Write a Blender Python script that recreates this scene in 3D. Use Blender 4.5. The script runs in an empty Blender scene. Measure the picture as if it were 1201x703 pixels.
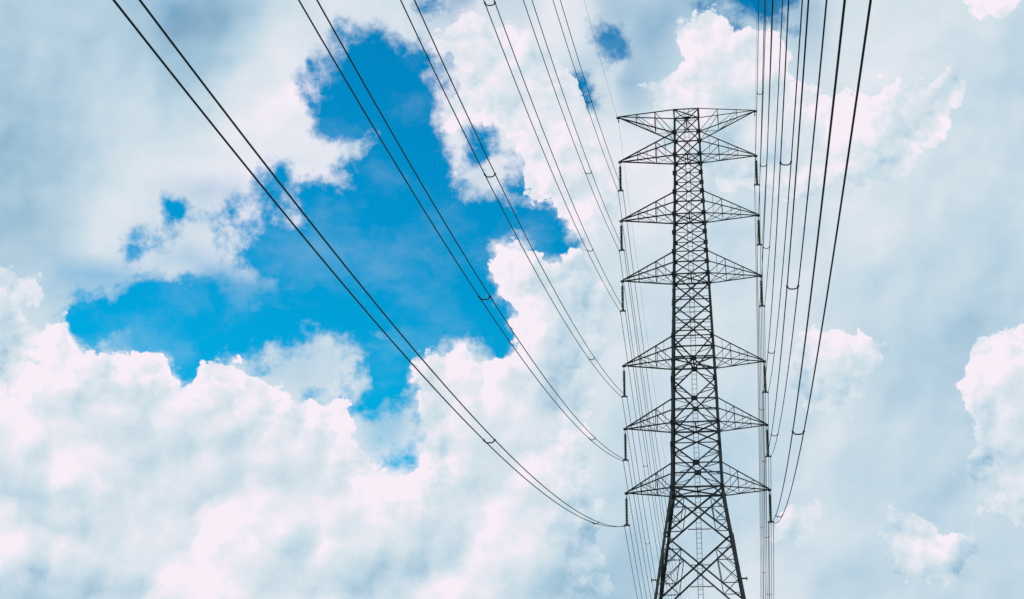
import bpy, math, random
import numpy as np
from mathutils import Vector, Matrix

R = math.radians
random.seed(4)
scene = bpy.context.scene
col = scene.collection

# ------------------------------------------------------------------ camera
PW, PH = 1201.0, 703.0            # size of the photograph the pixel positions below refer to
FPX = 2200.0                      # focal length in those pixels
PITCH, ROLL = R(16.6595), R(-0.0752)
EYE = 1.6                         # camera height over the ground
cam_d = bpy.data.cameras.new('camera')
cam_d.sensor_fit = 'HORIZONTAL'
cam_d.sensor_width = 36.0
cam_d.lens = 36.0 * FPX / PW
cam_d.clip_start = 0.1
cam_d.clip_end = 30000.0
cam = bpy.data.objects.new('camera', cam_d)
col.objects.link(cam)
cam.matrix_world = Matrix.Translation((0, 0, EYE)) @ Matrix.Rotation(math.pi / 2 + PITCH, 4, 'X') @ Matrix.Rotation(ROLL, 4, 'Z')
scene.camera = cam
scene.render.resolution_x, scene.render.resolution_y = 1024, 599

# ------------------------------------------------------------------ view
scene.view_settings.view_transform = 'Standard'
scene.view_settings.look = 'None'
scene.view_settings.exposure = 0.0
scene.view_settings.gamma = 1.0
scene.view_settings.use_curve_mapping = False
scene.cycles.use_denoising = False
scene.cycles.max_bounces = 4

SUN_EL, SUN_AZ = R(58), R(-62)    # azimuth measured from the view direction, clockwise


def lin(c):
    return tuple(((v / 255) / 12.92 if v / 255 <= 0.04045 else ((v / 255 + 0.055) / 1.055) ** 2.4) for v in c)


# ------------------------------------------------------------------ sky
# The clouds are laid out by compass bearing and elevation.  Outlines below were read off
# the photograph and are turned into directions before they are used.
BLUE_HOLES = [
    [(385, 45), (397, 42), (412, 38), (435, 41), (445, 50), (460, 50), (475, 48), (490, 48), (500, 68), (513, 79), (525, 80),
     (526, 95), (519, 110), (515, 130), (519, 145), (509, 158), (515, 175), (526, 184), (532, 200), (524, 220), (540, 234),
     (558, 243), (575, 238), (588, 226), (600, 238), (622, 243), (637, 242), (653, 264), (662, 281), (660, 299), (650, 304),
     (644, 290), (637, 280), (607, 278), (583, 280), (565, 292), (570, 320), (580, 345), (595, 362), (592, 385), (590, 403),
     (568, 414), (550, 402), (525, 394), (512, 402), (485, 413), (478, 430), (476, 447), (486, 460), (481, 480), (484, 502),
     (478, 500), (465, 486), (440, 478), (424, 474), (418, 462), (415, 450), (440, 427), (425, 410), (400, 405), (370, 395),
     (340, 400), (322, 412), (310, 432), (295, 438), (283, 425), (270, 420), (247, 425), (226, 430), (219, 440), (200, 432),
     (195, 420), (168, 410), (148, 412), (125, 402), (114, 410), (110, 420), (98, 415), (101, 390), (85, 376), (82, 360),
     (92, 346), (120, 334), (150, 326), (170, 325), (195, 330), (220, 322), (260, 320), (280, 310), (300, 276), (325, 249),
     (345, 262), (352, 246), (345, 226), (360, 216), (395, 214), (410, 209), (420, 191), (440, 176), (450, 160), (443, 157),
     (410, 160), (395, 164), (375, 160), (370, 143), (355, 130), (358, 113), (378, 100), (396, 98), (378, 86), (378, 75), (388, 66)],
    [(547, 165), (560, 158), (571, 164), (574, 184), (566, 200), (552, 192), (545, 180)],
    [(601, 193), (610, 186), (616, 189), (611, 203), (601, 213), (592, 226), (588, 212)],
    [(189, 241), (203, 236), (216, 244), (220, 252), (240, 255), (256, 250), (270, 247), (274, 262), (266, 279), (250, 272),
     (232, 268), (216, 264), (206, 270), (194, 271)],
    [(152, 288), (165, 277), (178, 270), (182, 280), (172, 292), (158, 298)],
    [(302, 215), (322, 196), (336, 192), (341, 205), (334, 222), (322, 232), (308, 226)],
    [(707, 22), (722, 28), (732, 46), (725, 56), (724, 74), (710, 78), (703, 60), (707, 44)],
    [(668, 108), (678, 106), (688, 114), (694, 124), (684, 122), (676, 116)],
    [(834, 6), (845, -20), (862, -60), (915, -60), (935, -10), (925, 26), (912, 24), (900, 19), (888, 18), (873, 22), (864, 25), (864, 12), (857, 0)],
    [(498, 14), (508, 12), (511, 24), (502, 28)],
    [(275, 455), (283, 452), (287, 462), (280, 470), (274, 466)],
    [(366, 453), (376, 451), (375, 461), (368, 463)],
    [(466, 522), (478, 526), (484, 533), (474, 542), (464, 536)],
]
# thin cloud and veils: x, y, rx, ry, how much of the blue they cover
VEILS = [(300, 345, 55, 18, .20), (268, 372, 18, 16, .12), (265, 398, 14, 8, .36), (165, 395, 26, 16, .25), (117, 384, 8, 5, .5), (122, 374, 6, 4, .5),
         (452, 505, 30, 32, .55), (440, 396, 22, 7, .40), (476, 373, 13, 6, .6), (456, 385, 12, 5, .4), (232, 262, 16, 8, .5), (495, 97, 6, 6, .5),
         (392, 94, 14, 4, .45), (404, 70, 10, 4, .4), (432, 52, 14, 5, .4), (330, 240, 12, 16, .5), (722, 8, 25, 22, .60), (745, 95, 16, 36, .62),
         (768, 40, 22, 40, .62), (690, 80, 14, 14, .75), (815, 0, 25, 12, .45), (948, 15, 20, 34, .65), (600, 8, 30, 12, .65), (520, 15, 28, 14, .65),
         (540, 0, 16, 8, .3), (250, 225, 45, 8, .7), (165, 262, 22, 10, .75), (100, 325, 45, 18, .5), (140, 335, 35, 14, .28), (390, 35, 40, 10, .8),
         (230, 300, 34, 14, .62), (185, 292, 20, 10, .7), (907, 342, 5, 8, .4), (200, 5, 16, 10, .75), (240, 520, 16, 7, .75), (215, 555, 20, 8, .8),
         (320, 190, 12, 10, .7), (560, 215, 18, 15, .85), (690, 120, 24, 10, .8), (685, 385, 24, 24, .85), (655, 440, 14, 26, .85), (360, 420, 50, 22, .78), (300, 25, 8, 8, .6)]
# cumulus heads: outline, how many of its last points only close the shape, and over how many
# pixels the head melts into the cloud behind it along those
HEADS = [
    ([(-160, 420), (0, 421), (10, 418), (18, 425), (28, 420), (33, 400), (38, 378), (46, 373), (56, 374), (65, 369), (78, 367), (86, 376), (95, 381),
      (102, 388), (101, 402), (97, 412), (107, 416), (114, 409), (112, 400), (117, 393), (125, 394), (132, 399), (143, 402), (148, 406), (158, 403),
      (168, 402), (182, 409), (195, 413), (200, 422), (208, 428), (219, 435), (227, 425), (236, 420), (247, 421), (256, 418), (270, 414), (283, 420),
      (293, 431), (305, 437), (318, 437), (332, 449), (345, 462), (372, 466), (400, 458), (416, 452), (418, 466), (427, 475), (420, 489), (422, 503),
      (438, 506), (436, 521), (448, 531), (462, 540), (474, 546), (482, 535), (484, 520), (486, 505), (480, 495), (482, 470), (487, 460), (477, 449),
      (475, 440), (480, 426), (479, 417), (490, 410), (502, 404), (512, 403), (512, 396), (520, 392), (530, 390), (537, 395), (546, 400), (556, 400),
      (560, 409), (569, 414), (576, 408), (588, 406), (596, 400), (590, 390), (592, 375), (595, 360), (584, 352), (571, 340), (575, 332), (568, 318),
      (562, 303), (565, 291), (575, 287), (583, 278), (597, 278), (607, 276), (625, 284), (638, 279), (646, 286), (644, 294), (650, 304), (660, 299),
      (666, 287), (690, 290), (720, 360), (700, 480), (730, 820), (-160, 820)], 5, 60),
    ([(668, 288), (661, 281), (660, 271), (653, 264), (647, 254), (637, 242), (622, 242), (610, 244), (602, 234), (600, 213), (607, 203), (604, 180),
      (585, 158), (560, 150), (540, 158), (530, 184), (538, 193), (530, 184), (520, 176), (510, 160), (520, 146), (515, 130), (519, 110), (526, 95),
      (524, 80), (513, 79), (502, 66), (494, 50), (500, 38), (505, 30), (515, 28), (528, 16), (545, 9), (560, 5), (580, 20), (640, 40), (690, 100),
      (730, 200), (740, 290)], 5, 60),
    ([(748, 150), (750, 130), (749, 108), (755, 88), (773, 84), (786, 79), (793, 69), (784, 56), (777, 43), (780, 28), (785, 13), (800, 8), (808, 14),
      (833, 5), (838, -4), (847, -10), (858, -2), (866, 12), (864, 26), (873, 22), (888, 19), (900, 20), (915, 27), (926, 45), (939, 58), (938, 80),
      (942, 90), (960, 91), (975, 95), (1000, 97), (1029, 101), (1034, 88), (1043, 83), (1056, 86), (1066, 94), (1074, 87), (1093, 88), (1098, 77),
      (1110, 66), (1130, 61), (1138, 72), (1135, 90), (1138, 102), (1128, 130), (1110, 170), (1040, 230), (900, 240), (800, 210), (748, 180)], 5, 55),
    ([(1400, 370), (1201, 374), (1183, 378), (1168, 376), (1155, 382), (1143, 391), (1138, 402), (1130, 412), (1129, 425), (1123, 440), (1120, 452),
      (1117, 470), (1122, 487), (1130, 502), (1135, 525), (1135, 550), (1133, 578), (1150, 610), (1230, 640), (1400, 640)], 3, 45),
    ([(1028, 592), (1048, 585), (1058, 588), (1061, 579), (1066, 576), (1071, 580), (1072, 593), (1082, 596), (1094, 599), (1107, 607), (1113, 618),
      (1125, 618), (1137, 613), (1150, 610), (1160, 640), (1130, 690), (1040, 690), (1020, 640)], 4, 24),
    ([(925, 378), (945, 374), (963, 381), (977, 376), (1000, 376), (1014, 390), (1034, 396), (1046, 407), (1042, 432), (1026, 444), (1020, 490),
      (940, 490), (915, 430)], 4, 26),
    ([(-80, 585), (0, 592), (11, 594), (16, 606), (20, 616), (25, 628), (13, 646), (8, 700), (-80, 700)], 2, 25),
    ([(-100, 300), (0, 301), (15, 303), (33, 316), (49, 329), (65, 340), (67, 350), (64, 362), (40, 376), (40, 445), (-100, 465)], 2, 35),
    ([(492, 682), (505, 668), (525, 655), (545, 640), (560, 628), (578, 622), (597, 611), (625, 604), (650, 598), (680, 640), (600, 760), (490, 760)], 3, 50),
    ([(1168, 36), (1182, 22), (1192, 10), (1215, -10), (1215, -60), (1100, -60), (1130, 20)], 3, 25),
    ([(875, 640), (890, 622), (905, 606), (915, 590), (930, 575), (952, 570), (965, 600), (955, 650), (900, 660)], 3, 30),
]
# brightness samples  x, y, value ; first list both layers, then back only, then front only
VAL_BOTH = """0 0 42 60 20 42 0 100 35 60 100 36 0 200 28 60 200 30 120 60 45 150 100 50 180 20 32 220 30 15 270 40 15 230 80 25 190 110 40 150 150 60
200 150 68 250 110 55 280 90 75 290 130 92 300 60 80 330 60 90 340 100 90 330 140 88 330 20 60 300 10 40 380 20 62 420 20 75 450 30 80 480 10 60 400 60 80
240 180 80 200 200 78 160 200 70 280 180 88 300 190 90 250 220 80 110 200 50 120 260 85 130 280 82 90 280 65 60 260 35 30 260 30 0 260 27 100 310 50 60 300 40
20 290 35 180 280 75 210 290 72 240 300 65 290 260 80 380 190 85 400 180 80 340 215 80 530 20 75 560 40 85 580 80 85 540 110 95 560 120 85 600 60 85 640 30 92
670 30 90 690 40 90 620 100 86 650 120 75 660 60 70 670 90 60 690 70 50 640 150 76 600 150 76 580 150 72 600 10 55 620 200 87 620 225 95 660 200 80 700 140 70
700 180 80 650 250 82 720 30 45 760 20 30 770 60 50 740 80 50 720 110 55 740 120 42 545 210 72 740 160 90 720 170 92 760 210 90 770 225 95 700 220 80 850 200 57
860 280 55 700 280 70 700 330 65 750 300 62 760 380 60 860 350 60 850 450 65 690 370 45 680 400 42 655 440 45 710 410 76 730 420 76 700 450 70 680 500 65
960 20 55 1000 30 70 1050 40 75 1080 60 78 1000 70 75 960 70 55 1100 20 65 1150 20 72 1120 50 70 1150 80 50 1180 60 45 1201 100 45 1160 130 50 1130 160 55
1180 180 45 1160 200 70 1190 230 62 1050 200 70 1000 220 75 1010 250 85 1020 260 85 980 200 78 940 230 65 1060 260 60 1100 260 55 1150 270 40 1190 300 36
1137 312 70 1160 330 36 1100 330 46 1050 320 52 1000 320 58 950 300 62 930 340 75 1050 370 42 1090 380 32 1140 360 30 1195 360 35 1080 430 30 1100 460 28 1060 470 35
1090 500 40 1060 510 65 1110 500 45 940 440 70 1000 460 65 960 490 55 1030 460 50 985 525 70 940 520 60 1195 540 60 1150 540 60 940 580 75
930 560 55 960 620 70 1000 560 45 1040 550 40 1080 560 35 1100 580 45 1020 610 55 1050 660 60 1130 660 65 1170 640 50 1190 600 45 1190 680 40 1100 690 40
1050 690 42 1000 680 45 960 680 40 920 640 45 920 690 80 910 690 85 1150 690 38 700 600 60 690 590 75 650 600 70 640 670 60 680 660 40 720 690 30
700 700 30 640 560 75 620 540 80 680 550 70 720 550 62 740 650 35 740 600 45 830 640 40 830 690 75 850 670 70 870 620 50 880 640 75 890 600 40 860 590 40
760 500 55 850 530 45 890 550 45 890 480 60 25 560 60 30 600 40 40 615 38 20 580 50 60 570 75 100 560 70 130 600 88 140 615 92 100 630 75 70 650 65 50 690 45
40 700 40 100 680 55 150 660 65 180 580 65 190 550 55 235 565 95 225 560 92 200 590 75 260 600 90 245 620 92 180 625 95 215 655 85 250 690 85 290 640 75
280 580 60 300 560 75 330 560 80 320 630 88 350 640 85 370 670 65 400 620 82 395 600 65 340 600 65 380 550 75 410 570 70 420 535 95 440 530 100 465 555 100
465 575 95 500 565 95 530 555 95 560 560 90 520 590 90 480 610 88 440 620 85 450 640 80 500 640 60 540 625 52 480 670 50 440 690 48 400 680 55 530 600 80
570 597 62 590 580 65"""
VAL_BACK = """200 50 20 250 60 17 240 10 15 30 150 28 30 230 26 90 150 38 280 20 26 215 70 24 370 420 55 340 430 45 390 440 70 420 420 75 350 450 60 445 490 45 440 510 50 870 10 30 910 15 40 950 80 55 1020 80 75 1060 70 78 1090 70 78
1150 100 50 1140 70 55 1110 440 28 1110 480 35 1120 390 30 1160 365 30 1125 530 50 1090 590 40 1050 575 42 1040 600 55 1120 600 45 1050 390 40 1055 420 34 960 365 60
1000 365 52 40 600 40 30 640 45 80 320 45 80 345 45 40 400 72 30 410 72 15 415 60 480 660 50 520 640 54 560 615 55 600 600 62 1160 50 47 1180 40 45 870 610 45 890 590 42
1050 480 36 1080 480 36 740 100 45 760 70 50 700 100 60 900 560 45 800 150 75 900 150 65 1000 150 70 1160 420 32 1200 440 40"""
VAL_FRONT = """0 340 85 40 330 90 20 380 75 60 350 82 20 408 60 800 40 100 850 50 100 790 100 98 760 110 98 900 50 100 920 70 96 830 80 90 860 90 80 880 120 65 840 130 70
780 140 85 900 110 75 930 110 72 640 310 100 600 310 100 650 340 90 640 390 85 620 360 95 640 480 75 610 450 90 610 500 90 960 120 100 1000 130 98 1050 110 100 1110 90 100
1120 110 100 1080 130 80 1090 150 75 950 90 96 920 160 75 960 170 88 985 160 80 980 400 102 1020 415 106 1000 430 98 1030 405 104 950 400 85 1190 400 100 1150 420 100 1135 450 98
1170 450 90 1190 470 72 1150 490 75 1180 510 78 1130 490 86 1136 560 85 920 600 90 1080 610 104 1060 620 98 1110 635 96 1090 640 92 1070 600 104 1140 620 80 1030 590 62 1070 505 74
610 640 82 600 670 72 560 650 92 550 670 90 520 690 75 590 620 92 590 690 58 1180 10 95 50 390 100 75 385 98 90 395 96 60 410 90 40 430 85 10 430 100 10 460 95 10 490 95
50 470 85 80 430 70 110 430 75 120 405 96 140 410 85 130 430 70 100 460 72 160 415 90 185 415 96 195 420 100 180 430 85 205 435 100 212 450 100 200 450 90 160 450 68
120 480 90 100 500 90 60 500 78 20 520 80 150 480 72 180 480 70 230 430 96 250 430 90 270 425 92 240 460 78 270 470 72 230 490 72 290 490 90 310 450 95 330 470 95
300 470 92 350 480 90 390 470 95 410 490 85 350 510 85 300 520 78 250 520 75 200 520 75 80 520 88 60 540 90 10 610 98 8 640 90 410 520 95 500 420 100 530 410 100
520 440 96 560 430 98 500 480 80 520 500 75 550 480 85 580 450 90 500 520 60 530 530 60 570 520 80 600 420 95 490 545 65"""


def dirs_to_px(az, el):
    x, y, z = np.sin(az) * np.cos(el), np.cos(az) * np.cos(el), np.sin(el)
    dep = y * math.cos(PITCH) + z * math.sin(PITCH)
    up = -y * math.sin(PITCH) + z * math.cos(PITCH)
    u, v = FPX * x / dep, -FPX * up / dep
    c, s = math.cos(ROLL), math.sin(ROLL)
    return PW / 2 + c * u - s * v, PH / 2 + s * u + c * v


def sdf(poly, X, Y):
    """signed distance, + inside"""
    p = np.array(poly, float)
    d = np.full(X.shape, 1e9)
    ins = np.zeros(X.shape, bool)
    for a, b in zip(p, np.roll(p, -1, 0)):
        e = b - a
        t = np.clip(((X - a[0]) * e[0] + (Y - a[1]) * e[1]) / max(e @ e, 1e-9), 0, 1)
        d = np.minimum(d, np.hypot(X - a[0] - t * e[0], Y - a[1] - t * e[1]))
        with np.errstate(divide='ignore', invalid='ignore'):
            xc = (b[0] - a[0]) * (Y - a[1]) / (b[1] - a[1]) + a[0]
        ins ^= ((a[1] > Y) != (b[1] > Y)) & (X < xc)
    return np.where(ins, d, -d)


def spread(txts, X, Y):
    v = np.array(' '.join(txts).split(), float).reshape(-1, 3)
    far_side = (v[:, 0] > 880) & (v[:, 2] < 60)
    v[far_side, 2] += (60 - v[far_side, 2]) * .32
    w = ((X[..., None] - v[:, 0]) ** 2 + (Y[..., None] - v[:, 1]) ** 2 + 14.0 ** 2) ** -1.8
    return (w * v[:, 2]).sum(-1) / w.sum(-1) / 100.0


UNIT = 100.0 / FPX                # sky map unit: 100 px worth of angle
U0, U1, V0, V1 = -7.6, 7.6, -4.3, 4.3
NC, NR = 71, 34
gu, gv = np.linspace(U0, U1, NC), np.linspace(V0, V1, NR)
GU, GV = np.meshgrid(gu, gv)
GX, GY = dirs_to_px(GU * UNIT, PITCH + GV * UNIT)
holes = np.max([sdf(h, GX, GY) for h in BLUE_HOLES], 0)
cover = -holes / 100.0
thick = np.ones(GX.shape)
for (x, y, rx, ry, op) in VEILS:
    g = np.exp(-((GX - x) / rx) ** 2 - ((GY - y) / ry) ** 2)
    cover = np.where(cover < .18, cover + (.18 - cover) * np.minimum(1, 1.3 * g), cover)
    in_blue = holes[np.unravel_index(np.argmax(g), g.shape)] > 0
    gt = np.minimum(1, 5 * g) if in_blue else g
    thick = thick * (1 - gt) + op * gt


def seg_dist(pts, X, Y):
    d = np.full(X.shape, 1e9)
    for a, b in zip(pts, pts[1:]):
        a, b = np.array(a, float), np.array(b, float)
        e = b - a
        t = np.clip(((X - a[0]) * e[0] + (Y - a[1]) * e[1]) / max(e @ e, 1e-9), 0, 1)
        d = np.minimum(d, np.hypot(X - a[0] - t * e[0], Y - a[1] - t * e[1]))
    return d


def blur(f):
    for ax in (0, 1):
        p = np.concatenate([np.take(f, [0], ax), f, np.take(f, [-1], ax)], ax)
        n = f.shape[ax]
        f = .25 * np.take(p, range(n), ax) + .5 * np.take(p, range(1, n + 1), ax) + .25 * np.take(p, range(2, n + 2), ax)
    return f


vb = blur(spread([VAL_BOTH, VAL_BACK], GX, GY))
vf0 = blur(spread([VAL_BOTH, VAL_FRONT], GX, GY))
heads = np.full(GX.shape, -9.0)
fade = np.zeros(GX.shape)
for poly, nclose, fw in HEADS:
    sd = sdf(poly, GX, GY) / 100.0
    ds = np.clip(seg_dist(poly[-nclose - 1:] + poly[:1], GX, GY) / fw - (.45 if fw > 20 else 0), 0, 1)
    fade = np.where(sd > heads, ds * ds * (3 - 2 * ds), fade)
    heads = np.maximum(heads, sd)
vf = vb + (vf0 - vb) * fade
enc = lambda f: np.clip(f / 2.0 + 0.5, 0, 1)          # -1..1 -> 0..1
FIELD = np.stack([enc(cover), enc(heads), vb, vf, thick], -1)

world = bpy.data.worlds.new('World')
scene.world = world
world.use_nodes = True
world.cycles.sampling_method = 'MANUAL'
world.cycles.sample_map_resolution = 512
nt = world.node_tree
for n in list(nt.nodes):
    nt.nodes.remove(n)


class N:
    """tiny node helper"""
    @staticmethod
    def new(t, **k):
        n = nt.nodes.new(t)
        for a, b in k.items():
            setattr(n, a, b)
        return n

    @staticmethod
    def put(sock, v):
        if isinstance(v, bpy.types.NodeSocket):
            nt.links.new(v, sock)
        else:
            sock.default_value = v

    @classmethod
    def m(cls, op, a, b=None, c=None, clamp=False):
        n = cls.new('ShaderNodeMath', operation=op, use_clamp=clamp)
        for i, v in enumerate((a, b, c)):
            if v is not None:
                cls.put(n.inputs[i], v)
        return n.outputs[0]

    @classmethod
    def v(cls, op, a, b=None, c=None, scale=None):
        n = cls.new('ShaderNodeVectorMath', operation=op)
        for i, x in enumerate((a, b, c)):
            if x is not None:
                cls.put(n.inputs[i], x)
        if scale is not None:
            cls.put(n.inputs['Scale'], scale)
        return n.outputs[0]

    @classmethod
    def noise(cls, vec, scale, detail, rough, dist=0.0, lac=2.0):
        n = cls.new('ShaderNodeTexNoise', noise_dimensions='3D')
        cls.put(n.inputs['Vector'], vec)
        n.inputs['Scale'].default_value = scale
        n.inputs['Detail'].default_value = detail
        n.inputs['Roughness'].default_value = rough
        n.inputs['Lacunarity'].default_value = lac
        n.inputs['Distortion'].default_value = dist
        return n

    @classmethod
    def sstep(cls, val, lo, hi, o0=0.0, o1=1.0):
        n = cls.new('ShaderNodeMapRange', interpolation_type='SMOOTHSTEP', clamp=True)
        for i, x in enumerate((val, lo, hi, o0, o1)):
            cls.put(n.inputs[i], x)
        return n.outputs[0]

    @classmethod
    def mix(cls, f, a, b):
        n = cls.new('ShaderNodeMix', data_type='FLOAT')
        cls.put(n.inputs[0], f); cls.put(n.inputs[2], a); cls.put(n.inputs[3], b)
        return n.outputs[0]

    @classmethod
    def mixc(cls, f, a, b):
        n = cls.new('ShaderNodeMix', data_type='RGBA')
        cls.put(n.inputs[0], f); cls.put(n.inputs[6], a); cls.put(n.inputs[7], b)
        return n.outputs[2]


tc = N.new('ShaderNodeTexCoord')
sep = N.new('ShaderNodeSeparateXYZ')
N.put(sep.inputs[0], tc.outputs['Generated'])
az = N.m('ARCTAN2', sep.outputs[0], sep.outputs[1])
el = N.m('ARCSINE', sep.outputs[2])
Q = N.v('SCALE', tc.outputs['Generated'], scale=1.0 / UNIT)          # 1 = 100 px worth of sky
U = N.m('DIVIDE', az, UNIT)
V = N.m('DIVIDE', N.m('SUBTRACT', el, PITCH), UNIT)
# domain warp
wn = N.noise(Q, 3.0, 5.0, 0.6)
wc = N.new('ShaderNodeSeparateXYZ')
N.put(wc.inputs[0], N.v('SUBTRACT', wn.outputs['Color'], (0.5, 0.5, 0.5)))
WARP = 0.22
Uw = N.m('MULTIPLY_ADD', wc.outputs[0], WARP, U)
Vw = N.m('MULTIPLY_ADD', wc.outputs[1], WARP, V)
# layout map: a ramp for every row, rows blended by elevation
xa = N.m('DIVIDE', N.m('SUBTRACT', Uw, U0), (U1 - U0), clamp=True)
rowf = N.m('MULTIPLY', N.m('DIVIDE', N.m('SUBTRACT', Vw, V0), (V1 - V0)), NR - 1.0)
rowf = N.m('MINIMUM', N.m('MAXIMUM', rowf, 0.0), NR - 1.0)
xcol = N.new('ShaderNodeCombineXYZ')
for k in range(3):
    N.put(xcol.inputs[k], xa)


def set_curve(cm, ys):
    pts = cm.points
    pts[0].location = (0.0, float(ys[0]))
    pts[1].location = (1.0, float(ys[-1]))
    for i in range(1, NC - 1):
        pts.new(i / (NC - 1.0), float(ys[i]))


acc, acc_f, acc_t = None, None, None
for r_ in range(NR):
    rc = N.new('ShaderNodeRGBCurve')
    for k in range(3):
        set_curve(rc.mapping.curves[k], FIELD[r_, :, k])
    rc.mapping.update()
    N.put(rc.inputs['Color'], xcol.outputs[0])
    fl = []
    for k in (3, 4):
        fc = N.new('ShaderNodeFloatCurve')
        set_curve(fc.mapping.curves[0], FIELD[r_, :, k])
        fc.mapping.update()
        N.put(fc.inputs['Value'], xa)
        fl.append(fc.outputs[0])
    w = N.m('SUBTRACT', 1.0, N.m('ABSOLUTE', N.m('SUBTRACT', rowf, float(r_))), clamp=True)
    if acc is None:
        acc, acc_f, acc_t = N.v('SCALE', rc.outputs[0], scale=w), N.m('MULTIPLY', fl[0], w), N.m('MULTIPLY', fl[1], w)
    else:
        wv = N.new('ShaderNodeCombineXYZ')
        for k in range(3):
            N.put(wv.inputs[k], w)
        acc = N.v('MULTIPLY_ADD', rc.outputs[0], wv.outputs[0], acc)
        acc_f = N.m('MULTIPLY_ADD', fl[0], w, acc_f)
        acc_t = N.m('MULTIPLY_ADD', fl[1], w, acc_t)
fs = N.new('ShaderNodeSeparateXYZ')
N.put(fs.inputs[0], acc)
# beyond the mapped part of the sky the same kind of broken cloud goes on
big = N.noise(Q, 0.22, 3.0, 0.5)
big2 = N.noise(N.v('ADD', Q, (31.0, 7.0, 3.0)), 0.5, 4.0, 0.55)
inside = N.m('MULTIPLY',
             N.m('MULTIPLY', N.sstep(U, U0, U0 + 1.2), N.sstep(U, U1 - 1.2, U1, 1.0, 0.0)),
             N.m('MULTIPLY', N.sstep(V, V0, V0 + 0.6), N.sstep(V, V1 - 0.6, V1, 1.0, 0.0)))
gA = N.m('MULTIPLY_ADD', N.m('SUBTRACT', big.outputs[0], 0.40), 4.0, 0.0)
gV = N.m('MULTIPLY_ADD', N.m('SUBTRACT', big2.outputs[0], 0.5), 1.6, 0.62)
fA = N.mix(inside, gA, N.m('MULTIPLY', N.m('SUBTRACT', fs.outputs[0], 0.5), 2.0))
fR = N.mix(inside, -1.0, N.m('MULTIPLY', N.m('SUBTRACT', fs.outputs[1], 0.5), 2.0))
fVb = N.mix(inside, gV, fs.outputs[2])
fVf = N.mix(inside, gV, acc_f)
fT = N.mix(inside, 1.0, acc_t)

# ragged, wispy edge of the back layer
n1 = N.noise(Q, 2.1, 8.0, 0.63)
n1c = N.m('SUBTRACT', n1.outputs[0], 0.5)
A2 = N.m('MULTIPLY_ADD', n1c, 0.95, fA)
alA = N.m('MULTIPLY', N.sstep(A2, -0.06, 0.19), fT)


# billows: rounded cells with smaller ones on top, bulging where the cells bulge
def billow(vec, scale, detail, rough, lift):
    n = N.new('ShaderNodeTexVoronoi', voronoi_dimensions='3D', feature='F1', distance='EUCLIDEAN')
    N.put(n.inputs['Vector'], vec)
    n.inputs['Scale'].default_value = scale
    n.inputs['Detail'].default_value = detail
    n.inputs['Roughness'].default_value = rough
    n.inputs['Lacunarity'].default_value = 2.3
    n.inputs['Randomness'].default_value = 1.0
    return N.m('SUBTRACT', lift, n.outputs['Distance'])


Qw = N.v('ADD', Q, N.v('SCALE', N.v('SUBTRACT', wn.outputs['Color'], (0.5, 0.5, 0.5)), scale=0.30))
SUNV = (-0.07, 0.0, 0.09)
b1 = billow(Qw, 2.8, 2.6, 0.52, 0.56)
b2 = billow(N.v('ADD', Qw, SUNV), 2.8, 2.6, 0.52, 0.56)
R2 = N.m('MULTIPLY_ADD', b1, 0.20, fR)
R2 = N.m('MULTIPLY_ADD', n1c, 0.10, R2)
alR = N.sstep(R2, -0.008, 0.030)
cov = N.m('MAXIMUM', alA, alR)
haze_n = N.noise(N.v('MULTIPLY', Qw, (1.0, 1.0, 1.7)), 0.75, 5.0, 0.6).outputs[0]
cov = N.m('MAXIMUM', cov, N.sstep(haze_n, 0.48, 0.80, 0.0, 0.17))   # faint vapour across the clear part
# brightness and relief: density compared with the density a little nearer the sun
val = N.mix(alR, fVb, fVf)
r1a = N.noise(Qw, 1.3, 3.5, 0.42).outputs[0]
r1b = N.noise(N.v('ADD', Qw, N.v('SCALE', SUNV, scale=1.6)), 1.3, 3.5, 0.42).outputs[0]
relief = N.m('SUBTRACT', r1a, r1b)
val = N.m('MULTIPLY_ADD', relief, N.mix(alR, 0.50, 0.55), val)
# big soft bulges inside the heads
g1 = billow(N.v('ADD', Qw, (5.3, 1.7, 9.1)), 1.05, 1.2, 0.5, 0.5)
g2 = billow(N.v('ADD', Qw, (5.3 + SUNV[0] * 2.2, 1.7, 9.1 + SUNV[2] * 2.2)), 1.05, 1.2, 0.5, 0.5)
val = N.m('MULTIPLY_ADD', N.m('SUBTRACT', g1, g2), N.mix(alR, 0.10, 0.58), val)
near_rim = N.m('MULTIPLY', alR, N.sstep(R2, 0.10, 0.75, 1.0, 0.25))
val = N.m('MULTIPLY_ADD', N.m('MULTIPLY', N.m('SUBTRACT', b1, b2), near_rim), 0.38, val)
val = N.m('MULTIPLY_ADD', n1c, 0.05, N.m('ADD', val, 0.02))
rim = N.m('MULTIPLY', N.sstep(R2, 0.0, 0.04), N.sstep(R2, 0.04, 0.16, 1.0, 0.0))
val = N.m('MULTIPLY_ADD', rim, 0.06, val)
vr = N.new('ShaderNodeValToRGB')
stops = [(0.0, (112, 160, 192)), (0.15, (134, 173, 200)), (0.3, (160, 194, 215)), (0.5, (191, 214, 228)), (0.7, (213, 226, 234)), (0.85, (229, 232, 241)), (1.0, (247, 238, 248))]
while len(vr.color_ramp.elements) < len(stops):
    vr.color_ramp.elements.new(0.5)
for i, (p_, c_) in enumerate(stops):
    vr.color_ramp.elements[i].position = p_
for i, (p_, c_) in enumerate(stops):
    vr.color_ramp.elements[i].color = lin(c_) + (1.0,)
N.put(vr.inputs[0], val)
STRENGTH = 0.1
cloud = N.v('SCALE', vr.outputs[0], scale=1.0 / STRENGTH)
sky = N.new('ShaderNodeTexSky', sky_type='NISHITA', sun_disc=False)
sky.sun_elevation = SUN_EL
sky.sun_rotation = SUN_AZ
sky.altitude = 0
sky.air_density = 1.0
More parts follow.
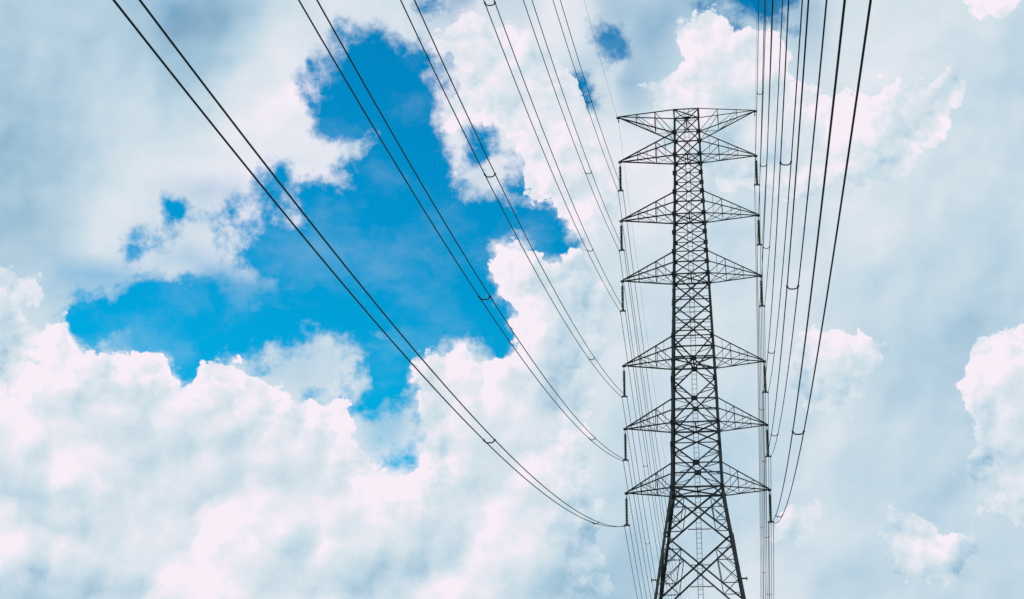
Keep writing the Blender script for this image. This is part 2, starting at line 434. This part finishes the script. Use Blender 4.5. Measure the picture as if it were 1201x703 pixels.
sky.dust_density = 0.3
sky.ozone_density = 1.5
sb = N.new('ShaderNodeSeparateXYZ')
N.put(sb.inputs[0], sky.outputs[0])
bc = N.new('ShaderNodeCombineXYZ')           # the photograph's saturated, contrasty grade of the clear sky
N.put(bc.inputs[0], N.m('MULTIPLY', sb.outputs[0], 0.002))
skb = N.m('MULTIPLY', N.m('POWER', N.m('DIVIDE', sb.outputs[2], 5.96), 1.5), 7.01)
skg = N.m('MULTIPLY', N.m('POWER', N.m('DIVIDE', sb.outputs[1], 3.91), 1.65), 3.80)
N.put(bc.inputs[1], N.m('MINIMUM', skg, N.m('MULTIPLY', skb, 0.60)))
N.put(bc.inputs[2], skb)
blue = bc.outputs[0]
skyc = N.mixc(cov, blue, cloud)
bg = N.new('ShaderNodeBackground')
bg.inputs['Strength'].default_value = STRENGTH
N.put(bg.inputs['Color'], skyc)
wo = N.new('ShaderNodeOutputWorld')
nt.links.new(bg.outputs[0], wo.inputs['Surface'])

# ------------------------------------------------------------------ sun
sun_d = bpy.data.lights.new('sun', 'SUN')
sun_d.energy = 3.0
sun_d.angle = R(0.53)
sun_d.color = (1.0, 0.96, 0.9)
sun = bpy.data.objects.new('sun', sun_d)
col.objects.link(sun)
sv = Vector((math.sin(SUN_AZ) * math.cos(SUN_EL), math.cos(SUN_AZ) * math.cos(SUN_EL), math.sin(SUN_EL)))
sun.rotation_euler = sv.to_track_quat('Z', 'Y').to_euler()
sun.location = (0, 0, 120)


# ------------------------------------------------------------------ materials
def material(name, base, rough=0.6, metal=0.0, var=0.25, scale=3.0, spec=0.5, bump=0.0, tone=0.0):
    m = bpy.data.materials.new(name)
    m.use_nodes = True
    t = m.node_tree
    b = t.nodes['Principled BSDF']
    tcn = t.nodes.new('ShaderNodeTexCoord')
    nz = t.nodes.new('ShaderNodeTexNoise')
    nz.inputs['Scale'].default_value = scale
    nz.inputs['Detail'].default_value = 6
    t.links.new(tcn.outputs['Object'], nz.inputs['Vector'])
    rp = t.nodes.new('ShaderNodeValToRGB')
    rp.color_ramp.elements[0].position = 0.3
    rp.color_ramp.elements[1].position = 0.7
    rp.color_ramp.elements[0].color = tuple(c * (1 - var) for c in base) + (1,)
    rp.color_ramp.elements[1].color = tuple(min(1, c * (1 + var)) for c in base) + (1,)
    t.links.new(nz.outputs[0], rp.inputs[0])
    hsv = t.nodes.new('ShaderNodeHueSaturation')
    oi = t.nodes.new('ShaderNodeObjectInfo')
    mr = t.nodes.new('ShaderNodeMapRange')
    mr.inputs[3].default_value, mr.inputs[4].default_value = 1 - tone, 1 + 1.6 * tone
    t.links.new(oi.outputs['Random'], mr.inputs[0])
    t.links.new(mr.outputs[0], hsv.inputs['Value'])
    t.links.new(rp.outputs[0], hsv.inputs['Color'])
    t.links.new(hsv.outputs[0], b.inputs['Base Color'])
    b.inputs['Roughness'].default_value = rough
    b.inputs['Metallic'].default_value = metal
    b.inputs['Specular IOR Level'].default_value = spec
    if bump:
        bp = t.nodes.new('ShaderNodeBump')
        bp.inputs['Strength'].default_value = bump
        t.links.new(nz.outputs[0], bp.inputs['Height'])
        t.links.new(bp.outputs[0], b.inputs['Normal'])
    return m


M_STEEL = material('weathered_steel', (0.036, 0.046, 0.048), 0.55, 0.0, 0.35, 2.0, 0.4, tone=0.5)
M_PLATE = material('gusset_steel', (0.022, 0.030, 0.032), 0.75, 0.0, 0.3, 3.0, 0.25)
M_LADDER = material('galvanised_steel', (0.10, 0.115, 0.125), 0.6, 0.0, 0.2, 3.0, 0.4)
M_CLAMP = material('clamp_metal', (0.07, 0.08, 0.085), 0.5, 0.2, 0.2, 8.0)
M_GLASS = material('green_insulator_glass', (0.022, 0.070, 0.048), 0.22, 0.0, 0.2, 6.0, 0.5)
M_WIRE = material('aluminium_conductor', (0.030, 0.034, 0.040), 0.65, 0.0, 0.2, 0.3, 0.3)
M_SPACER = material('spacer_metal', (0.025, 0.028, 0.03), 0.6, 0.0, 0.2, 8.0, 0.3)
M_CONC = material('concrete', (0.30, 0.29, 0.27), 0.9, 0.0, 0.2, 1.5, 0.3, 0.3)
M_GRASS = material('field_grass', (0.055, 0.085, 0.030), 0.95, 0.0, 0.5, 0.05, 0.1, 0.2)


# ------------------------------------------------------------------ helpers
def new_mesh(name, verts, faces, mat, smooth=False):
    me = bpy.data.meshes.new(name)
    me.from_pydata([tuple(v) for v in verts], [], faces)
    me.update()
    me.materials.append(mat)
    if smooth:
        for p in me.polygons:
            p.use_smooth = True
    return me


def link(name, me, parent=None, mat4=None):
    o = bpy.data.objects.new(name, me)
    col.objects.link(o)
    if parent is not None:
        o.parent = parent
    if mat4 is not None:
        o.matrix_basis = mat4
    return o


def tag(o, label, cat, group=None):
    o['label'] = label
    o['category'] = cat
    if group:
        o['group'] = group
    return o


def box_verts(x0, x1, y0, y1, z0, z1):
    return [(x0, y0, z0), (x1, y0, z0), (x1, y1, z0), (x0, y1, z0), (x0, y0, z1), (x1, y0, z1), (x1, y1, z1), (x0, y1, z1)]


BOXF = [(0, 3, 2, 1), (4, 5, 6, 7), (0, 1, 5, 4), (1, 2, 6, 5), (2, 3, 7, 6), (3, 0, 4, 7)]
# rolled steel angle, unit size, length along z
_t = 0.14
_prof = [(0, 0), (1, 0), (1, _t), (_t, _t), (_t, 1), (0, 1)]
ANGLE = new_mesh('steel_angle', [(x - 0.35, y - 0.35, z) for z in (0, 1) for x, y in _prof],
                 [(0, 5, 4, 3, 2, 1), (6, 7, 8, 9, 10, 11)] + [(i, (i + 1) % 6, 6 + (i + 1) % 6, 6 + i) for i in range(6)], M_STEEL)
PLATE = new_mesh('gusset', box_verts(-.5, .5, -.5, .5, -.5, .5), BOXF, M_PLATE)
RUNG = new_mesh('rung', box_verts(-.5, .5, -.5, .5, -.5, .5), BOXF, M_LADDER)


def member(name, parent, a, b, w, face=Vector((0, -1, 0))):
    """steel angle from a to b; one flange turned towards `face`"""
    a, b = Vector(a), Vector(b)
    z = (b - a)
    L = z.length
    z.normalize()
    y = face - z * face.dot(z)
    if y.length < 1e-4:
        y = Vector((1, 0, 0)) - z * z.x
    y.normalize()
    x = y.cross(z)
    m = Matrix(((x.x * w, y.x * w, z.x * L, a.x), (x.y * w, y.y * w, z.y * L, a.y), (x.z * w, y.z * w, z.z * L, a.z), (0, 0, 0, 1)))
    return link(name, ANGLE, parent, m)


def lerp(a, b, t):
    return Vector(a) * (1 - t) + Vector(b) * t


# ------------------------------------------------------------------ ground
gn = 80
gs = [(-1 if i < 0 else 1) * (abs(i) / (gn / 2)) ** 2.2 * 12000 for i in range(-gn // 2, gn // 2 + 1)]
gvs, gfs = [], []
for j, y in enumerate(gs):
    for i, x in enumerate(gs):
        d = math.hypot(x, y)
        gvs.append((x, y, -min(1.0, max(0.0, (d - 260) / 400)) * (4 + 2 * math.sin(x * .003) * math.cos(y * .002))))
for j in range(gn):
    for i in range(gn):
        k = j * (gn + 1) + i
        gfs.append((k, k + 1, k + gn + 2, k + gn + 1))
ground = link('ground', new_mesh('ground', gvs, gfs, M_GRASS, True))
ground['kind'] = 'structure'

# ------------------------------------------------------------------ tower
TX, TY, PSI = 18.2429, 182.2679, R(7.1127)
H0, H1, H4, SP = 74.8005 + EYE, 69.7372 + EYE, 47.7960 + EYE, 6.5
HS = [H1, H1 - SP, H1 - 2 * SP, H4, H4 - SP, H4 - 2 * SP]
H2, H3, H5, H6 = HS[1], HS[2], HS[4], HS[5]
ARM, ARM_TOP, INS = 6.9612, 7.0863, 3.2304
AD = 2.4                                   # depth of an arm at the body
BW = [(H0, 1.27), (H1, 1.36), (H3, 1.80), (H4, 2.12), (H6, 2.52), (24.2 + EYE, 4.22), (0.35, 8.25)]


def half(h):
    for (ha, wa), (hb, wb) in zip(BW, BW[1:]):
        if h >= hb:
            return wa + (wb - wa) * (ha - h) / (ha - hb)
    return BW[-1][1]


tower = bpy.data.objects.new('lattice_tower', None)
col.objects.link(tower)
tower.location = (TX, TY, 0)
tower.rotation_euler = (0, 0, -PSI)
tag(tower, 'tall dark steel lattice transmission tower with seven pairs of crossarms', 'transmission tower')

CORN = [(-1, -1), (1, -1), (1, 1), (-1, 1)]


def cpt(i, h):
    w = half(h)
    return Vector((CORN[i][0] * w, CORN[i][1] * w, h))


# legs: one bent angle each
for i, (sx, sy) in enumerate(CORN):
    hsq = [0.35, 12.0, 24.2 + EYE, H6, H4, H3, H1, H0 + 0.05]
    wid = [0.32, 0.31, 0.29, 0.25, 0.21, 0.17, 0.14, 0.125]
    vs, fsx = [], []
    for h, w in zip(hsq, wid):
        c = cpt(i, h)
        for px, py in _prof:
            vs.append((c.x - sx * (px - .12) * w, c.y - sy * (py - .12) * w, h))
    for k in range(len(hsq) - 1):
        for j in range(6):
            q = (k * 6 + j, k * 6 + (j + 1) % 6, k * 6 + 6 + (j + 1) % 6, k * 6 + 6 + j)
            fsx.append(q if sx * sy > 0 else q[::-1])
    fsx.append(tuple(range(6))[::-1] if sx * sy > 0 else tuple(range(6)))
    e = (len(hsq) - 1) * 6
    fsx.append(tuple(e + k for k in range(6)) if sx * sy > 0 else tuple(e + k for k in range(6))[::-1])
    link('leg', new_mesh('leg', vs, fsx, M_STEEL), tower)
    # concrete footing
    c = cpt(i, 0.35)
    fv = []
    for z, s in ((-0.5, .75), (0.25, .62), (0.45, .45)):
        fv += [(c.x + a * s, c.y + b * s, z) for a, b in CORN]
    ff = [(3, 2, 1, 0), (8, 9, 10, 11)] + [(k * 4 + j, k * 4 + (j + 1) % 4, k * 4 + 4 + (j + 1) % 4, k * 4 + 4 + j) for k in range(2) for j in range(4)]
    link('footing', new_mesh('footing', fv, ff, M_CONC), tower)

FACES = [(0, 1, Vector((0, -1, 0))), (1, 2, Vector((1, 0, 0))), (2, 3, Vector((0, 1, 0))), (3, 0, Vector((-1, 0, 0)))]


def xpanel(ht, hb, w, horiz=False):
    for a, b, n in FACES:
        member('diagonal_brace', tower, cpt(a, ht), cpt(b, hb), w, n)
        member('diagonal_brace', tower, cpt(b, ht) + n * -0.06, cpt(a, hb) + n * -0.06, w, n)
        if horiz:
            member('horizontal_brace', tower, cpt(a, (ht + hb) / 2) , cpt(b, (ht + hb) / 2), w * .7, n)


def ring(h, w):
    for a, b, n in FACES:
        member('horizontal_brace', tower, cpt(a, h), cpt(b, h), w, n)


def plan(h, w):
    member('plan_brace', tower, cpt(0, h), cpt(2, h), w, Vector((0, 0, -1)))
    member('plan_brace', tower, cpt(1, h) + Vector((0, 0, .06)), cpt(3, h) + Vector((0, 0, .06)), w, Vector((0, 0, -1)))


def vpanel(hc, hl, w):
    """two braces on every face from the middle at height hc to the legs at height hl"""
    for a, b, n in FACES:
        mid = (cpt(a, hc) + cpt(b, hc)) / 2
        member('diagonal_brace', tower, mid, cpt(a, hl), w, n)
        member('diagonal_brace', tower, mid, cpt(b, hl), w, n)
        # short redundant braces between the long ones and the leg
        for c in (a, b):
            m_ = lerp(mid, cpt(c, hl), .5)
            q = cpt(c, m_.z)
            member('redundant_brace', tower, m_, q, w * .5, n)
            member('redundant_brace', tower, q, lerp(mid, cpt(c, hl), .25 if abs(hl - hc) > 0 else .5), w * .5, n)


def plates(h, s=1.0, faces=(0, 2)):
    for f in faces:
        a, b, n = FACES[f]
        for c in (a, b):
            p = cpt(c, h)
            q = (p - Vector((0, 0, h)))
            inw = Vector((-math.copysign(.10, p.x), 0, 0))
            m = Matrix.Translation(p + inw + n * .10) @ Matrix.Diagonal((.46 * s, .03, .52 * s, 1))
            link('gusset_plate', PLATE, tower, m)


def centre_plate(h, s=1.0):
    for f in (0, 2):
        a, b, n = FACES[f]
        mid = (cpt(a, h) + cpt(b, h)) / 2
        link('gusset_plate', PLATE, tower, Matrix.Translation(mid + n * .10) @ Matrix.Diagonal((.62 * s, .03, .50 * s, 1)))


DW = 0.105
HJ = H1 + AD + .1                           # joint shared by the peak arm and the first arm
ring(H0, .13); plan(H0, .09)
xpanel(H0, HJ, .10, True)
ring(HJ, .12)
xpanel(HJ, H1, .11)
for hi, nxt in ((H1, H2), (H2, H3)):
    ring(hi, .14); plan(hi, .09)
    mid = (hi + nxt + AD) / 2
    xpanel(hi, mid, DW)
    xpanel(mid, nxt + AD, DW)
    ring(mid, .07)
    ring(nxt + AD, .12)
    xpanel(nxt + AD, nxt, DW)
for h in (HJ, H1, H1 - (SP - AD) / 2, H2 + AD, H2, H2 - (SP - AD) / 2, H3 + AD, H3):
    plates(h, .95)
ring(H3, .15); plan(H3, .1)
mid = (H3 + H4 + AD) / 2
xpanel(H3, mid, .14, True)
xpanel(mid, H4 + AD, .14, True)
for k in (.25, .75):
    ring(H3 + (mid - H3) * k, .06) if k > .5 else None
    ring(mid + (H4 + AD - mid) * k, .06)
ring(H4 + AD, .12)
vpanel(H4, H4 + AD, .13)
ring(H4 + AD * .55, .12)
ring(H4, .15); plan(H4, .1); centre_plate(H4)
lk = (H4 + H5 + AD) / 2
vpanel(H4, lk, .14)
vpanel(H5 + AD, lk, .14)
ring(H5 + AD, .13); centre_plate(H5 + AD)
vpanel(H5 + AD, H5, .13)
ring(H5, .16); plan(H5, .1)
lk2 = H5 - 2.15
xpanel(H5, lk2, .14, True)
vpanel(H6 + AD, lk2, .14)
ring(H6 + AD, .13); centre_plate(H6 + AD, 1.1)
vpanel(H6 + AD, H6, .14)
ring(H6, .19); plan(H6, .13)
for h in (H4 + AD, lk, H5, lk2, H6):
    plates(h, .85)

# widening lower body: long crossed braces with redundant bracing
LOW = [H6, 30.05 + EYE, 23.3 + EYE, 15.0 + EYE, 6.6 + EYE]
for ht, hb in zip(LOW, LOW[1:]):
    for a, b, n in FACES:
        for (p, q, off) in ((a, b, 0.0), (b, a, -0.09)):
            P0, P1 = cpt(p, ht) + n * off, cpt(q, hb) + n * off
            member('diagonal_brace', tower, P0, P1, .17, n)
            tcx = half(ht) / (half(ht) + half(hb))
            up, lo = lerp(P0, P1, tcx * .5), lerp(P0, P1, tcx + (1 - tcx) * .5)
            lo2 = lerp(P0, P1, tcx + (1 - tcx) * .25)
            up2 = lerp(P0, P1, tcx * .25)
            member('redundant_brace', tower, up, cpt(p, up.z), .085, n)
            member('redundant_brace', tower, up, cpt(p, up.z - (up.z - hb) * .38), .085, n)
            member('redundant_brace', tower, lerp(up, cpt(p, up.z), .5), cpt(p, (ht + up.z) / 2), .06, n)
            member('redundant_brace', tower, lo, cpt(q, lo.z), .085, n)
            member('redundant_brace', tower, lo, cpt(q, lo.z + (ht - lo.z) * .33), .085, n)
            member('redundant_brace', tower, lerp(lo, P1, .5), cpt(q, lerp(lo, P1, .5).z), .06, n)
            member('redundant_brace', tower, lerp(up, P1, 0), lerp(cpt(p, hb), cpt(p, ht), .42), .05, n)
            # upright hanger between the upper and the lower long brace
            other = lerp(cpt(q, ht) + n * off, cpt(p, hb) + n * off, tcx + (1 - tcx) * .5)
            member('redundant_brace', tower, up, other, .075, n)
    zc = ht - (ht - hb) * half(ht) / (half(ht) + half(hb))
    for zz, f in ((zc + .95, 2), (zc - 1.15, 2)):
        a, b, n = FACES[f]
        wx = 1.15
        y = half(zz)
        member('horizontal_brace', tower, (-wx, n.y * y, zz), (wx, n.y * y, zz), .09, n)
ring(LOW[-1], .2); plan(LOW[-1], .14)
vpanel(LOW[-1], 0.5, .2)
ring(LOW[2], .13)
for sx in (-1, 1):                          # short brackets standing off the legs
    z = 25.6 + EYE
    p = Vector((sx * half(z), -half(z), z))
    member('step_bracket', tower, p, p + Vector((sx * .55, -.1, .02)), .13, Vector((0, 0, -1)))
    member('step_bracket', tower, p + Vector((sx * .5, -.1, -.2)), p + Vector((sx * .5, -.1, .12)), .10, Vector((0, -1, 0)))

# crossarms
for side in (-1, 1):
    for lvl, h in enumerate([H0] + HS):
        top_arm = lvl == 0
        arm = bpy.data.objects.new('crossarm', None)
        col.objects.link(arm)
        arm.parent = tower
        if top_arm:
            tip_b, tip_t = Vector((side * ARM_TOP, 0, h - .10)), Vector((side * ARM_TOP, 0, h))
            zb, zt = HJ, H0
        else:
            tip_b, tip_t = Vector((side * ARM, 0, h)), Vector((side * ARM, 0, h + .12))
            zb, zt = h, (HJ if lvl == 1 else h + AD)
        bn = [Vector((side * half(zb), s * half(zb), zb)) for s in (-1, 1)]
        tn = [Vector((side * half(zt), s * half(zt), zt)) for s in (-1, 1)]
        cw = .115
        F1, F2 = .34, .68
        dn = Vector((0, 0, -1))
        Bk = lambda k, f: lerp(bn[k], tip_b, f)
        Tk = lambda k, f: lerp(tn[k], tip_t, f)
        for k, n in ((0, Vector((0, -1, 0))), (1, Vector((0, 1, 0)))):
            member('chord', arm, bn[k], tip_b, cw, n)
            member('chord', arm, tn[k], tip_t, cw * (.8 if top_arm else 1), n)
            B = lambda f: Bk(k, f)
            T = lambda f: Tk(k, f)
            member('upright_brace', arm, B(F1), T(F1), .075, n)
            member('upright_brace', arm, B(F2), T(F2), .05, n)
            if top_arm:
                member('diagonal_brace', arm, B(0), T(F1), .06, n)
                member('diagonal_brace', arm, B(F1), T(F2), .05, n)
            else:
                member('diagonal_brace', arm, B(0), T(F1), .07, n)
                member('diagonal_brace', arm, B(F1), T(F2), .055, n)
                member('upright_brace', arm, T(F1 / 2), lerp(B(0), T(F1), .5), .04, n)
                member('upright_brace', arm, T((F1 + F2) / 2), lerp(B(F1), T(F2), .5), .035, n)
        for f in (F1, F2):
            member('cross_strut', arm, Bk(0, f), Bk(1, f), .055, dn)
            member('cross_strut', arm, Tk(0, f), Tk(1, f), .045, dn)
        member('diagonal_brace', arm, Bk(0, 0), Bk(1, F1), .05, dn)
        member('diagonal_brace', arm, Bk(1, F1), Bk(0, F2), .05, dn)
        if not top_arm:
            member('diagonal_brace', arm, Bk(1, 0), Bk(0, F1), .05, dn)
        # tip plate the insulator hangs from
        tp = link('tip_plate', PLATE, arm, Matrix.Translation(tip_b + Vector((side * .06, 0, -.02))) @ Matrix.Diagonal((.34, .10, .24, 1)))

# ladder up the middle, with its hoop posts over the top
ladder = bpy.data.objects.new('ladder', None)
col.objects.link(ladder)
ladder.parent = tower
for s in (-1, 1):
    link('rail', RUNG, ladder, Matrix.Translation((s * .24, .1, (5.0 + H0 + .55) / 2)) @ Matrix.Diagonal((.05, .06, H0 + .55 - 5.0, 1)))
z = 5.3
while z < H0:
    link('rung', RUNG, ladder, Matrix.Translation((0, .1, z)) @ Matrix.Diagonal((.43, .035, .035, 1)))
    z += 0.5
link('landing_plate', PLATE, ladder, Matrix.Translation((0, .1, H0 - .42)) @ Matrix.Diagonal((.62, .5, .10, 1)))
for h in HS + [H0 - 1.2]:
    link('ladder_stay', RUNG, ladder, Matrix.Translation((0, 0, h + .1)) @ Matrix.Diagonal((.12, half(h) * 2 - .2, .05, 1)))

# ------------------------------------------------------------------ insulators and wires
RT = Matrix.Translation((TX, TY, 0)) @ Matrix.Rotation(-PSI, 4, 'Z')
ORD = ['topmost', 'second', 'third', 'fourth', 'fifth', 'lowest']
SIDE = {-1: 'facing the blue gap', 1: 'away from the blue gap'}

# one string of glass discs (too fine to tell apart), lathe
sv_, sf_ = [], []
NSEG, NDISC = 10, 17
prof = []
LEN = 2.55
for d in range(NDISC):
    z0 = -d * LEN / NDISC
    p_ = LEN / NDISC
    prof += [(.075, z0), (.10, z0 - p_ * .20), (.150, z0 - p_ * .45), (.155, z0 - p_ * .72), (.10, z0 - p_ * .80), (.075, z0 - p_ * .98)]
for r_, z_ in prof:
    for k in range(NSEG):
        a = 2 * math.pi * k / NSEG
        sv_.append((r_ * math.cos(a), r_ * math.sin(a), z_))
for i in range(len(prof) - 1):
    for k in range(NSEG):
        k2 = (k + 1) % NSEG
        sf_.append((i * NSEG + k, i * NSEG + NSEG + k, i * NSEG + NSEG + k2, i * NSEG + k2))
DISCS = new_mesh('disc_string', sv_, sf_, M_GLASS, True)
LINKM = new_mesh('hanger_link', box_verts(-.035, .035, -.03, .03, -.36, 0.0) + box_verts(-.06, .06, -.05, .05, -.40, -.30), BOXF + [tuple(i + 8 for i in f) for f in BOXF], M_CLAMP)
# triangular yoke plate
yv = []
for y in (-.02, .02):
    yv += [(-.06, y, 0), (.06, y, 0), (.30, y, -.14), (.30, y, -.21), (-.30, y, -.21), (-.30, y, -.14)]
YOKE = new_mesh('yoke_plate', yv, [(5, 4, 3, 2, 1, 0), (6, 7, 8, 9, 10, 11)] + [(i, (i + 1) % 6, 6 + (i + 1) % 6, 6 + i) for i in range(6)], M_CLAMP)
# boat shaped suspension clamp
cvx = []
for y, wd, z0, z1 in ((-.20, .03, -.005, .03), (-.10, .05, -.05, .045), (0, .06, -.06, .14), (.10, .05, -.05, .045), (.20, .03, -.005, .03)):
    cvx += [(-wd, y, z0), (wd, y, z0), (wd, y, z1), (-wd, y, z1)]
cfx = [(0, 1, 2, 3), (19, 18, 17, 16)] + [(k * 4 + j, k * 4 + 4 + j, k * 4 + 4 + (j + 1) % 4, k * 4 + (j + 1) % 4) for k in range(4) for j in range(4)]
CLAMP = new_mesh('suspension_clamp', cvx, cfx, M_CLAMP)
# twin spacer: two clamps and a bowed bar hanging between
spv, spf = [], []


def add_tube(pts, rad, seg, vs, fs):
    base = len(vs)
    n = len(pts)
    for i, p in enumerate(pts):
        t = (Vector(pts[min(i + 1, n - 1)]) - Vector(pts[max(i - 1, 0)])).normalized()
        s = t.cross(Vector((0, 1, 0)) if abs(t.y) < .9 else Vector((0, 0, 1))).normalized()
        u = s.cross(t)
        for k in range(seg):
            a = 2 * math.pi * k / seg
            vs.append(tuple(Vector(p) + (s * math.cos(a) + u * math.sin(a)) * rad))
    for i in range(n - 1):
        for k in range(seg):
            k2 = (k + 1) % seg
            fs.append((base + i * seg + k, base + i * seg + k2, base + i * seg + seg + k2, base + i * seg + seg + k))
    fs.append(tuple(base + k for k in range(seg))[::-1])
    fs.append(tuple(base + (n - 1) * seg + k for k in range(seg)))


SEP = 0.25
add_tube([(-SEP, 0, 0), (-SEP + .06, 0, -.09), (-SEP + .15, 0, -.13), (SEP - .15, 0, -.13), (SEP - .06, 0, -.09), (SEP, 0, 0)], .032, 6, spv, spf)
for s in (-1, 1):
    add_tube([(s * SEP, -.09, 0), (s * SEP, -.05, 0), (s * SEP, .05, 0), (s * SEP, .09, 0)], .05, 6, spv, spf)
SPACER = new_mesh('spacer', spv, spf, M_SPACER)

SLN, CUR, SLR = 0.184988, 0.000541, 0.242916


def drop(t):                                # t < 0 towards the camera, > 0 beyond the tower
    return (-SLN * -t if t < 0 else -SLR * t) + CUR * t * t


def wire_mesh(name, rad, t0, t1, n, mat, seg=6, k=1.0):
    vs, fs = [], []
    ts = [t0 + (t1 - t0) * i / n for i in range(n + 1)]
    ts = sorted(set(ts + [0.0]))
    add_tube([(0, t, drop(t) * k) for t in ts], rad, seg, vs, fs)
    return new_mesh(name, vs, fs, mat, True)


WIRE = wire_mesh('wire', .027, -342, 400, 250, M_WIRE)
EWIRE = wire_mesh('earth_wire', .010, -342, 400, 250, M_WIRE, 6, .9)
for side in (-1, 1):
    for i, h in enumerate(HS):
        tip = Vector((side * (ARM + .06), 0, h - .13))
        o = bpy.data.objects.new('insulator_string', None)
        col.objects.link(o)
        o.matrix_world = RT @ Matrix.Translation(tip)
        tag(o, f'green insulator string, {ORD[i]} of six on the tower side {SIDE[side]}', 'insulator', 'insulator strings under the crossarms')
        link('hanger_link', LINKM, o)
        ds = link('disc_string', DISCS, o, Matrix.Translation((0, 0, -.38)))
        ds['kind'] = 'stuff'
        link('yoke_plate', YOKE, o, Matrix.Translation((0, 0, -.38 - LEN + .02)))
        zc = -INS + .13
        for s in (-1, 1):
            link('suspension_clamp', CLAMP, o, Matrix.Translation((s * SEP, 0, zc)))
        b = bpy.data.objects.new('conductor_bundle', None)
        col.objects.link(b)
        b.matrix_world = RT @ Matrix.Translation((side * (ARM + .06), 0, h - INS))
        tag(b, f'twin wires under the {ORD[i]} insulator on the tower side {SIDE[side]}', 'power line', 'twin conductor bundles on the tower')
        for s in (-1, 1):
            link('wire', WIRE, b, Matrix.Translation((s * SEP, 0, 0)))
        jit = random.Random(i * 7 + side)
        for t in (-280, -220, -160, -100.5, -40, 38, 98, 158, 218):
            tt = t + jit.uniform(-1.2, 1.2)
            if side == 1 and i == 5 and t == -40:
                tt = -45
            sl = (drop(tt + .5) - drop(tt - .5))
            link('spacer', SPACER, b, Matrix.Translation((0, tt, drop(tt))) @ Matrix.Rotation(math.atan(sl), 4, 'X'))
    e = bpy.data.objects.new('earth_wire', None)
    col.objects.link(e)
    e.matrix_world = RT @ Matrix.Translation((side * ARM_TOP, 0, H0 - .55))
    tag(e, f'thin single earth wire clipped to the tower peak arm, side {SIDE[side]}', 'earth wire', 'earth wires on the peak arms')
    link('wire', EWIRE, e)
    link('hanger_link', LINKM, e, Matrix.Translation((0, 0, .40)))
    link('suspension_clamp', CLAMP, e)
